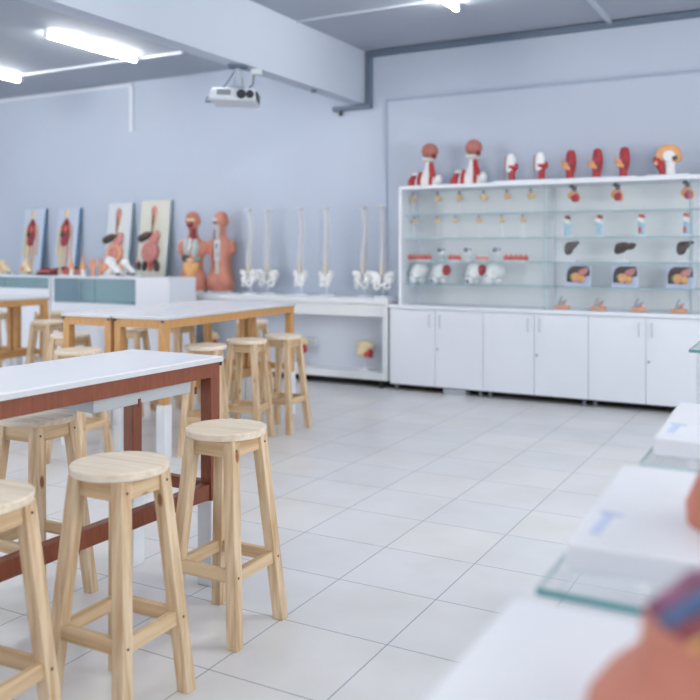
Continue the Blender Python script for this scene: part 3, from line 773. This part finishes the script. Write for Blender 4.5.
# ---------------------------------------------------------------- spines on the counter
def spine(label, loc, rz, pelvis=1.0):
    t = thing('spine_model', label, 'anatomical model', loc, rz, 'spine models on the counter')
    MB().loft([(0, 0, .02, .09, .075), (.012, 0, .02, .09, .075), (.018, 0, .02, .07, .06)], n=24).build('base', 'conduit_white', t)
    MB().cyl((0, .03, .012), (0, .03, .22), .007, n=10).build('rod', 'conduit_white', t)
    b = MB(); pr = MB(); N = 24
    for i in range(N):
        f = i/(N-1); z = .24+.70*f
        y = -.025*math.sin(f*PI*2.1+.2)+.01; r = .027-.012*f
        b.cyl((0, y, z), (0, y, z+.70/N*.72), r, r*.95, n=12)
        pr.tube([(0, y+r, z+.01), (0, y+r+.03, z-.006)], [.008, .005], n=6)
        for q in (-1, 1): pr.tube([(q*r*.7, y+r*.6, z+.01), (q*(r+.022), y+r*.9, z+.012)], [.007, .005], n=6)
    b.build('vertebrae', 'bone', t)
    pr.build('processes', 'bone_white', t)
    b = MB().torus((0, -.01, .955), .03, .011, sx=1.2); b.ell((0, .0, .95), (.02, .02, .012)); b.build('atlas', 'bone', t)
    d_ = MB()
    for i in range(8):
        f = i/8; d_.cyl((0, -.025*math.sin(f*PI*2.1+.2)+.01, .262+.23*f), (0, -.025*math.sin(f*PI*2.1+.2)+.01, .27+.23*f), .031-.006*f, n=12)
    d_.build('discs', 'bone_cream', t)
    p = MB(); w = pelvis
    for q in (-1, 1):
        p.ell((q*.07*w, .01, .205), (.062*w, .03, .078), (.25, q*.4, q*.5)); p.ell((q*.1*w, -.01, .245), (.03*w, .024, .035))
        p.torus((q*.05*w, -.035, .125), .03*w, .016, (1.35, 0, q*.45)); p.ell((q*.07*w, -.01, .165), (.04*w, .034, .035))
    p.ell((0, -.06, .135), (.035*w, .012, .016)); p.build('pelvis', 'bone_white', t, voxel=.008)
    MB().loft([(.12, 0, .05, .012, .01), (.16, 0, .05, .025, .016), (.21, 0, .03, .042, .022), (.25, 0, .01, .045, .026)], n=16).build('sacrum', 'bone', t)
    return t
SY = 8.02
sp0 = spine('spine model with a wide white pelvis, first right of the back-turned torso', (x_at(248.5, SY-.08), SY-.08, CZ), -.3, 1.08)
for px, lab, rz in ((267, 'spine model with wide pelvis, second right of the torso models', .35), (300, 'slim spine model left of the middle of the spine row', .0), (325.5, 'slim spine model right of the middle of the spine row', .1),
                    (363, 'spine model second from the glass display case', -.2), (382.5, 'spine model nearest the glass display case', .3)):
    yy = SY+{267: .07, 363: .05, 382.5: -.07}.get(px, 0); loc = (x_at(px, yy), yy, CZ)
    if px in (267, 363, 382.5): dup(sp0, loc, rz, lab)
    else:
        s = spine(lab, loc, rz, .62)

# ---------------------------------------------------------------- torso models
def torso_body(front):
    b = MB().loft([(0, 0, 0, .155, .11), (.06, 0, 0, .168, .12), (.16, 0, 0, .16, .115), (.27, 0, 0, .124, .10), (.36, 0, 0, .124, .10), (.46, 0, 0, .142, .11), (.54, 0, 0, .145, .105), (.60, 0, .005, .105, .085), (.64, 0, .008, .062, .06), (.70, 0, .005, .054, .058), (.74, 0, 0, .058, .065)], n=28)
    for q in (-1, 1):
        b.ell((q*.132, .0, .535), (.054, .055, .06)); b.ell((q*.150, 0, .475), (.034, .05, .065), (0, q*.25, 0))
    if not front:
        for q in (-1, 1): b.ell((q*.080, -.06, .10), (.078, .085, .095))
    else:
        for q in (-1, 1): b.ell((q*.072, -.03, .065), (.07, .09, .06))
    b.ell((0, .0, .835), (.086, .10, .105), n=24); b.ell((0, (-.03 if front else .03), .775), (.052, .06, .055)); b.ell((0, 0, .75), (.055, .055, .05))
    for q in (-1, 1): b.ell((q*.086, .005, .815), (.012, .022, .03))
    return b
YP = 8.0
def torso_front():
    t = thing('torso_model', 'armless torso model facing forward with open chest and orange bowels', 'anatomical model', (x_at(193, YP-.06), YP-.06, CZ), math.radians(22), 'life-size torso models')
    MB().box((0, 0, .012), (.27, .15, .024)).build('base', 'white_plastic', t, bevel=.004)
    torso_body(True).build('body', 'skin', t, voxel=.011).location.z = .02
    MB().ell((0, -.062, .90), (.07, .045, .03)).build('forehead', 'skin', t)
    e = MB().box((0, -.088, .855), (.095, .03, .03)); e.build('eye_section', 'bone_cream', t, bevel=.01)
    MB().ell((-.01, -.085, .80), (.042, .025, .04)).build('mouth_section', 'deep_red', t)
    MB().ell((-.015, -.1, .825), (.012, .018, .02)).build('nose', 'skin', t)
    MB().loft([(.63, .01, -.05, .05, .03), (.68, .012, -.045, .035, .03), (.75, .02, -.05, .03, .03)], n=14).build('neck_muscle', 'deep_red', t)
    for q in (-1, 1): MB().ell((q*.045, -.08, .52), (.052, .045, .115), (0, q*.12, 0)).build('lung', 'lung_shade', t)
    MB().tube([(0, -.115, .64), (0, -.125, .55), (-.02, -.128, .50)], .012).build('windpipe', 'bone_white', t)
    MB().torus((0, -.07, .40), .10, .022, (.25, 0, 0), sy=.55).build('diaphragm', 'teal_organ', t)
    MB().ell((-.055, -.10, .405), (.05, .032, .045), (0, .4, 0)).build('liver', 'liver_brown', t)
    MB().ell((.01, -.118, .375), (.05, .03, .034)).build('stomach', 'organ_peach', t)
    b = MB().loft([(.10, -.02, -.105, .012, .02), (.17, -.01, -.10, .035, .035), (.26, 0, -.088, .09, .045), (.335, 0, -.085, .10, .045), (.36, 0, -.08, .08, .04)], n=18)
    b.build('bowel', 'intestine', t)
    MB().ell((-.045, -.118, .085), (.022, .02, .045)).build('bladder', 'lung_grey', t)
    return t
torso_front()
def torso_back():
    t = thing('torso_model', 'armless torso model turned away, spine exposed down its back', 'anatomical model', (x_at(221, YP+.09), YP+.09, CZ), math.radians(22), 'life-size torso models')
    MB().box((0, 0, .012), (.27, .15, .024)).build('base', 'white_plastic', t, bevel=.004)
    torso_body(False).build('body', 'skin', t, voxel=.011).location.z = .02
    b = MB()
    for i in range(17):
        z = .24+i*.034; y = -.098+(.03 if i > 11 else 0)+(.012 if i in (10, 11) else 0)-(.0 if i < 5 else .004)
        b.box((-.02, y, z), (.05, .04, .026)); b.box((-.02, y-.018, z), (.014, .02, .016))
    b.build('spine', 'lung_grey', t, bevel=.005)
    MB().box((-.02, -.10, .50), (.075, .025, .25)).build('back_opening', 'bone', t, bevel=.01)
    MB().tube([(-.058, -.095, .25), (-.066, -.108, .45), (-.062, -.08, .62), (-.055, -.07, .74)], .009).build('nerve_cord', 'deep_red', t)
    MB().ell((-.02, -.118, .55), (.013, .012, .03)).build('disc', 'vein_blue', t); MB().ell((-.015, -.118, .45), (.013, .012, .035)).build('disc', 'grey_box', t)
    MB().ell((-.045, -.072, .85), (.042, .035, .028), (0, .3, 0)).build('brain_section', 'bone', t)
    MB().ell((-.05, -.085, .828), (.035, .02, .014)).build('brain_shadow', 'liver_grey', t)
    return t
torso_back()

# ---------------------------------------------------------------- relief boards leaning on the wall
def board(name, label, px_r, top, w, face, edge, group):
    h = top-CZ+.0
    tilt = math.atan2(.13, h)
    xr = x_at(px_r, 8.2)
    t = thing(name, label, 'anatomical relief board', (xr-w/2, 8.135, CZ), 0, group)
    t.rotation_euler = (-tilt, 0, 0)
    MB().span((-w/2, -.012, .004), (w/2, .012, h)).build('board', face, t, bevel=.002)
    MB().span((w/2, -.012, .004), (w/2+.006, .022, h)).build('board_edge', edge, t)
    return t, h
def vascular(label, px_r, top):
    t, h = board('vascular_relief_board', label, px_r, top, .40, 'board_pale', 'board_edge_blue', 'pale blue boards with skeleton relief')
    y = -.02; x = -.015; h += .055
    b = MB().ell((x, y, h-.13), (.036, .03, .055)); b.ell((x, y-.004, h-.175), (.024, .022, .028)); b.build('skull', 'bone_cream', t, voxel=.007)
    b = MB().loft([(h-.58, x, y, .045, .02), (h-.5, x, y, .06, .03), (h-.38, x, y, .085, .035), (h-.30, x, y, .085, .03), (h-.25, x, y, .05, .022), (h-.2, x, y, .018, .018)], n=16); b.build('chest', 'deep_red', t)
    MB().ell((x-.025, y-.03, h-.42), (.04, .02, .03), (0, .3, 0)).build('liver', 'liver_brown', t)
    MB().ell((x+.02, y-.03, h-.34), (.035, .016, .05)).build('lung', 'gum_red', t)
    MB().ell((x-.01, y-.026, h-.52), (.032, .02, .055)).build('abdomen', 'muscle_red', t)
    for q in (-1, 1):
        MB().tube([(x+q*.085, y, h-.28), (x+q*.115, y, h-.45), (x+q*.122, y, h-.62), (x+q*.13, y, h-.70)], [.022, .018, .014, .016], n=10).build('arm', 'limb_pale' if q > 0 else 'bone_cream', t)
        MB().tube([(x+q*.04, y, h-.57), (x+q*.052, y, h-.75), (x+q*.045, y, h-.92), (x+q*.045, y, h-1.05)], [.03, .026, .02, .018], n=10).build('leg', 'bone_cream' if q < 0 else 'limb_pale', t)
    return t
vascular('pale blue relief board with red-chested skeleton, leftmost against the wall', 42.5, 2.0)
vascular('pale blue relief board with red-chested skeleton, second from left', 77, 2.0)
def digestive(label, px_r, top, w, second):
    t, h = board('digestive_relief_board', label, px_r, top, w, 'board_cream' if second else 'board_white', 'board_edge_teal', 'pale boards with digestive organ relief')
    y = -.02; x = -.01
    b = MB().ell((x, y, h-.14), (.045, .02, .075)); b.build('throat', 'organ_pink', t)
    MB().tube([(x+.045, y, h-.15), (x+.038, y, h-.23), (x+.012, y, h-.32), (x, y, h-.42)], .010).build('gland_duct', 'bone_cream', t)
    MB().tube([(x-.005, y, h-.12), (x-.01, y, h-.24), (x-.005, y, h-.44)], [.022, .016, .014]).build('gullet', 'deep_red', t)
    b = MB().ell((x-.115, y-.015, h-.46), (.11, .034, .05), (0, -.35, 0)); b.ell((x-.175, y-.015, h-.485), (.055, .032, .05)); b.build('liver', 'liver_brown', t, voxel=.008)
    b = MB().ell((x+.03, y-.015, h-.51), (.085, .034, .07), (0, -.6, 0)); b.ell((x+.075, y-.012, h-.45), (.045, .03, .07)); b.build('stomach', 'organ_pink', t, voxel=.008)
    MB().torus((x-.005, y-.012, h-.66), .105, .034, (PI/2, 0, 0), sy=1.0).build('colon', 'organ_pink' if second else 'organ_peach', t)
    MB().ell((x-.005, y-.018, h-.66), (.085, .035, .09)).build('small_bowel', 'organ_pink', t)
    if second:
        MB().ell((x-.085, y-.01, h-.83), (.042, .028, .07), (0, .15, 0)).build('kidney', 'liver_brown', t)
        MB().ell((x+.105, y-.01, h-.83), (.046, .028, .075), (0, -.25, 0)).build('kidney', 'liver_brown', t)
    b = MB().tube([(x+.0, y, h-.74), (x+.005, y, h-.84), (x+.005, y, h-.90)], [.03, .026, .016]); b.build('rectum', 'gum_red', t)
    return t
digestive('whitish digestive relief board, left one of two, without kidneys', 129.5, 2.04, .40, False)
digestive('cream digestive relief board with two dark kidneys, beside the torso models', 168, 2.06, .47, True)

# ================================================================ glass-fronted display counter on the left
GY = 7.30; GT = 1.112
def showcase(label, xa, xb, zg, endblock):
    t = thing('glass_counter', label, 'glass display counter', (xa, GY, 0), 0, 'low glass display counters')
    w = xb-xa; d = .42
    MB().span((0, 0, 0), (w, d, zg)).build('body', 'white_laminate', t, bevel=.003)
    MB().span((0, 0, GT-.022), (w, .03, GT)).build('top_rail', 'white_laminate', t, bevel=.003)
    MB().span((0, .03, GT-.012), (w, d-.02, GT)).build('glass_top', 'clear_glass', t)
    MB().span((0, d-.02, zg), (w, d, GT)).build('back_panel', 'counter_inside', t)
    for x in ((0, .05), (w-.02, w)):
        MB().span((x[0], .012, zg), (x[1], d-.02, GT-.02)).build('post', 'white_laminate', t)
    n = 2
    for i in range(n):
        a = .05+(w-.07)*i/n; b = .05+(w-.07)*(i+1)/n
        MB().span((a+.002, .002+.005*(i % 2), zg), (b+.01*(1-i), .008+.005*(i % 2), GT-.02)).build('glass_pane', 'teal_glass', t)
    return t
gx = [at_y(-40, 280, GY).x, at_y(49, 280, GY).x, at_y(58, 280, GY).x, at_y(138, 280, GY).x, at_y(172, 280, GY).x]
showcase('low glass display counter cut off by the left picture edge', gx[0], gx[1], .955, False)
showcase('low glass display counter with teal panes behind the amber tables', gx[1]+.03, gx[3], .80, True)
tag(MB().span((gx[3]+.005, GY-.05, 0), (gx[4], GY+.42, GT+.004)).build('white_plinth', 'white_laminate', bevel=.006), 'plain white plinth closing the right end of the glass counters', 'plinth')

# models on that counter
def hip(label, loc, rz, s=1.0, m='bone_cream'):
    t = thing('hip_bone_model', label, 'anatomical model', loc, rz, 'pale bone joints on the glass counter'); t.scale = (s,)*3
    MB().box((0, 0, .006), (.2, .12, .012)).build('base', 'white_plastic', t, bevel=.003)
    b = MB().ell((-.02, 0, .13), (.055, .045, .055)); b.ell((.03, 0, .08), (.06, .04, .035), (0, .6, 0)); b.ell((-.06, 0, .07), (.035, .04, .055)); b.ell((.07, 0, .045), (.035, .035, .035)); b.ell((-.03, 0, .04), (.04, .03, .03))
    b.build('bone', m, t, voxel=.009)
    MB().ell((-.05, -.03, .085), (.028, .025, .05), (0, .3, 0)).build('ligament', 'organ_peach', t)
    MB().ell((.075, -.01, .022), (.024, .03, .018)).build('socket', 'liver_grey', t)
    return t
YM = GY+.2
hip('cream bone joint model at the far left end of the glass counter', (x_at(4, YM), YM, GT), .2)
hip('cream bone joint model in front of the leftmost relief board', (x_at(27, YM), YM, GT), -.2, 1.05)
t = thing('arm_muscle_model', 'dark red arm muscle model lying in front of the second relief board', 'anatomical model', (x_at(47, YM), YM, GT), .05)
b = MB().tube([(-.17, 0, .03), (-.08, 0, .045), (0, 0, .05), (.08, 0, .04), (.16, 0, .035)], [.018, .034, .045, .034, .024], n=14); b.ell((-.02, 0, .065), (.08, .035, .035)); b.build('muscle', 'deep_red', t)
MB().tube([(-.15, -.025, .03), (-.03, -.045, .055), (.08, -.03, .045)], .010).build('tendon', 'organ_pink', t)
MB().tube([(.08, .02, .06), (.15, .01, .075), (.19, 0, .08)], [.022, .02, .012]).build('hand', 'deep_red', t)
MB().box((0, 0, .006), (.3, .1, .012)).build('base', 'liver_grey', t)
def muscle_block(label, px):
    t = thing('muscle_section_model', label, 'anatomical model', (x_at(px, YM), YM, GT), 0, 'dark red muscle sections on the glass counter')
    MB().box((0, 0, .006), (.14, .1, .012)).build('base', 'white_plastic', t)
    b = MB().ell((0, 0, .06), (.055, .045, .052)); b.ell((.03, 0, .04), (.03, .035, .035)); b.build('muscle', 'gum_red' if px < 70 else 'organ_pink', t, voxel=.008)
    MB().ell((-.01, -.01, .085), (.045, .04, .028)).build('cap', 'liver_brown', t)
    return t
muscle_block('round red muscle section left of the first bone tip', 65.5); muscle_block('round brown muscle section between the two upright bones', 78)
def upright(label, px, s):
    t = thing('foot_bone_model', label, 'anatomical model', (x_at(px, YM-.08), YM-.08, GT), 0, 'upright orange bones on the glass counter'); t.scale = (s,)*3
    MB().loft([(0, 0, 0, .034, .03), (.05, 0, 0, .026, .024), (.09, .006, 0, .03, .026)], n=14).build('base', 'bone_white', t)
    MB().loft([(.08, .006, 0, .036, .03), (.12, .0, 0, .032, .028), (.17, -.008, 0, .016, .016), (.26, -.012, 0, .005, .005)], n=14).build('bone', 'organ_orange', t)
    return t
upright('upright orange-tipped bone model, first of the pair', 71.5, 1.0); upright('upright orange-tipped bone model, second of the pair', 83, 1.0)
def hand(label, px, rz):
    t = thing('hand_model', label, 'anatomical model', (x_at(px, YM), YM, GT), rz, 'peach hand models on the glass counter')
    MB().loft([(0, 0, 0, .03, .026), (.05, 0, 0, .022, .018), (.07, 0, 0, .03, .018), (.125, 0, 0, .042, .018), (.15, 0, 0, .038, .015)], n=16).build('palm', 'organ_peach', t)
    for i, (x, l) in enumerate(((-.03, .065), (-.01, .08), (.01, .075), (.03, .055))):
        MB().tube([(x, 0, .14), (x*1.1, -.004, .14+l*.5), (x*1.5, -.016, .14+l)], [.010, .009, .006], n=8).build('finger', 'organ_peach', t)
    MB().tube([(-.036, 0, .09), (-.06, -.01, .12), (-.066, -.014, .15)], [.012, .010, .007], n=8).build('thumb', 'organ_peach', t)
    return t
hand('peach hand model, left one beside the digestive board', 93, .1); hand('peach hand model, right one beside the digestive board', 101, -.3)
hip('white pelvis model in front of the left digestive board', (x_at(112, YM-.07), YM-.07, GT), .1, 1.3, 'bone_white')
hip('white joint model between the two digestive boards', (x_at(126.5, YM+.07), YM+.07, GT), .3, 1.15, 'bone_white')
t = thing('kidney_model', 'brown kidney model standing between the two digestive boards', 'anatomical model', (x_at(138.3, YM+.1), YM+.1, GT))
MB().box((0, 0, .006), (.12, .09, .012)).build('base', 'white_plastic', t); MB().cyl((0, 0, .01), (0, 0, .09), .005, n=8).build('rod', 'white_plastic', t)
b = MB().ell((0, 0, .135), (.036, .03, .05)); b.ell((.008, 0, .10), (.026, .026, .03)); b.build('kidney', 'liver_brown', t, voxel=.007)
MB().ell((-.005, -.004, .185), (.02, .018, .018)).build('adrenal_gland', 'gum_pink', t)

# ================================================================ glass cases, white boxes and models at the right
GZ = .92; BH = .046
def glass_case(label, ya, yb, z, xl=-.356, edge='glass_edge_faint'):
    t = thing('glass_case', label, 'glass display case', (xl, ya, 0), 0, 'glass-topped cases in the right foreground')
    w = .78; d = yb-ya
    zb = .45
    MB().span((.02, .02, 0), (w-.02, d-.02, zb)).build('plinth', 'white_laminate', t, bevel=.004)
    p = MB().span((0, 0, z-.01), (w, d, z)).build('glass_top', 'clear_glass', t)
    e = MB().span((0, -.0015, z-.01), (w, 0, z)); e.build('front_edge', edge, p)
    MB().span((-.0015, 0, z-.01), (0, d, z)).build('side_edge', 'glass_edge_faint', p)
    MB().span((.02, .02, zb), (.028, d-.02, z-.01)).build('side_pane', 'clear_glass', t)
    MB().span((w-.028, .02, zb), (w-.02, d-.02, z-.01)).build('side_pane', 'clear_glass', t)
    return t
glass_case('glass-topped case nearest the viewer, under the closest white box', .42, 1.10, GZ)
glass_case('glass-topped case with teal edge, under the middle white box', 1.225, 1.92, GZ, edge='glass_edge')
glass_case('glass-topped case under the farther white box with blue mark', 2.07, 2.77, GZ)
glass_case('taller glass case at the right picture edge before the cabinets', 2.97, 3.7, 1.092, edge='glass_edge')
def white_box(label, p_near, length, rz, logo=None, z=GZ):
    t = thing('white_display_box', label, 'display base', (p_near[0], p_near[1], z), rz, 'white model bases on the glass cases')
    MB().span((0, 0, 0), (.62, length, BH)).build('box', 'white_plastic', t, bevel=.006)
    if logo:
        lg = MB()
        inv = (Matrix.Translation(t.location) @ Matrix.Rotation(rz, 4, 'Z')).inverted()
        for a, b, wd in logo:
            a, b = inv @ at_z(*a, z+BH), inv @ at_z(*b, z+BH)
            lg.bar((a.x, a.y, .0462), (b.x, b.y, .0462), .0012, wd, side=(-(b.y-a.y), b.x-a.x, 0))
        lg.build('logo', 'logo_blue', t)
    return t
BZ = GZ+BH
white_box('white box nearest the viewer, carrying the coloured flesh torso section', (-.345, .53), .545, 0)
white_box('middle white box with pale blue mark on its left top', tuple(at_z(565, 541.5, BZ))[:2], .535, math.radians(2), [((600, 512), (624, 516), .016), ((611, 514), (594, 534), .018)])
white_box('farther white box with small blue mark near the base cabinets', tuple(at_z(652, 437, BZ))[:2], .54, math.radians(1), [((670, 423), (687, 425.5), .018), ((678, 424), (670, 433), .02)])
white_box('white box on the taller glass case at the right picture edge', (-.31, 3.1), .5, 0, None, 1.092)

t = thing('torso_section_model', 'flesh-coloured torso section with red, purple and blue cut organs on top', 'anatomical model', (.026, .85, BZ))
b = MB().loft([(0, 0, 0, .222, .155), (.02, 0, 0, .220, .158), (.042, 0, 0, .204, .15), (.058, .0, 0, .186, .14), (.063, .0, 0, .176, .135), (.068, .0, 0, .172, .13), (.105, .0, 0, .169, .128), (.114, .0, 0, .16, .12)], n=40)
b.build('body', 'skin_warm', t)
MB().ell((.0, .0, .112), (.163, .12, .022), n=24).build('muscle', 'deep_red', t)
MB().tube([(-.150, -.03, .114), (-.125, .03, .126), (-.07, .075, .134), (.02, .09, .132)], .014, n=10).build('ligament', 'purple_muscle', t)
MB().tube([(-.140, -.055, .114), (-.112, -.015, .127), (-.07, .015, .134)], .012, n=10).build('vein', 'vein_blue', t)
MB().tube([(-.115, -.085, .112), (-.085, -.055, .124), (-.03, -.035, .132)], .006, n=10).build('nerve', 'yellow_nerve', t)
b = MB().ell((-.01, .075, .13), (.06, .03, .022)); b.ell((.07, .055, .132), (.05, .04, .024)); b.build('fat', 'organ_peach', t)
MB().ell((.02, -.05, .122), (.09, .055, .018)).build('organ', 'deep_red', t)

MB().tube([(-.10, -.03, .126), (-.06, .0, .136), (.0, .03, .142)], .011, n=10).build('muscle_strip', 'gum_red', t)

t = thing('torso_model', 'flesh-coloured model on the middle white box, cut by the right picture edge', 'anatomical model', (.0, 1.52, BZ))
MB().loft([(0, 0, 0, .186, .12), (.03, 0, 0, .188, .125), (.1, .005, 0, .164, .118), (.15, .015, 0, .125, .105), (.22, .03, 0, .10, .09), (.3, .035, 0, .10, .09), (.36, .035, 0, .08, .08), (.40, .035, 0, .05, .05)], n=36).build('body', 'skin_warm', t)
b = MB().ell((.02, -.08, .2), (.08, .04, .09)); b.build('organ', 'gum_red', t)
t = thing('bust_model', 'pink model standing on the taller glass case at the right picture edge', 'anatomical model', (-.12, 3.3, 1.092+BH))
MB().loft([(0, 0, 0, .12, .1), (.05, 0, 0, .135, .1), (.14, 0, 0, .11, .09), (.2, 0, 0, .05, .05)], n=28).build('bust', 'organ_pink', t)
MB().ell((0, -.05, .12), (.06, .06, .05)).build('muscle', 'muscle_red', t)

# ================================================================ light
w = bpy.data.worlds.new('sky'); sc.world = w; w.use_nodes = True
nt = w.node_tree; bg = nt.nodes['Background']
sk = nt.nodes.new('ShaderNodeTexSky'); sk.sky_type = 'HOSEK_WILKIE'; sk.turbidity = 6; sk.sun_direction = (-.6, .3, .7)
nt.links.new(sk.outputs[0], bg.inputs[0]); bg.inputs[1].default_value = .35
def area(name, loc, rot, sx, sy, power, col):
    l = bpy.data.lights.new(name, 'AREA'); l.shape = 'RECTANGLE'; l.size = sx; l.size_y = sy; l.energy = power; l.color = lin(col)[:3]
    o = bpy.data.objects.new(name, l); C.objects.link(o); o.location = loc; o.rotation_euler = rot; return o
for (a, b), pw in zip(wins, (20, 45, 130)):       # daylight entering each window opening
    area('window_daylight_fill', (XR+.02, (a+b)/2, 2.1), (0, math.radians(90), 0), 2.05, b-a-.1, pw, 'fffaf2')
for (a, b), pw in zip(fill_wins, (300, 60)):  # fill lamps at the added front windows, lighting the room from the front
    area('window_daylight_fill', ((a+b)/2, YF-.02, 1.6), (math.radians(90), 0, 0), b-a-.1, 2.5, pw, 'fffaf2')

# ================================================================ camera
cam = bpy.data.cameras.new('camera'); co = bpy.data.objects.new('camera', cam); C.objects.link(co)
co.location = (0, 0, H); co.rotation_euler = (PI/2, 0, YAW)
cam.sensor_width = 36; cam.lens = F/700*36; cam.shift_y = -(350-CY)/700; cam.clip_start = .05
cam.dof.use_dof = True; cam.dof.focus_distance = 3.5; cam.dof.aperture_fstop = 2.0
sc.camera = co
sc.cycles.transparent_max_bounces = 32
vs = sc.view_settings
sc.display_settings.display_device = 'sRGB'
vs.view_transform = 'Standard'; vs.look = 'None'; vs.gamma = 1; vs.use_curve_mapping = False; vs.exposure = 0.04
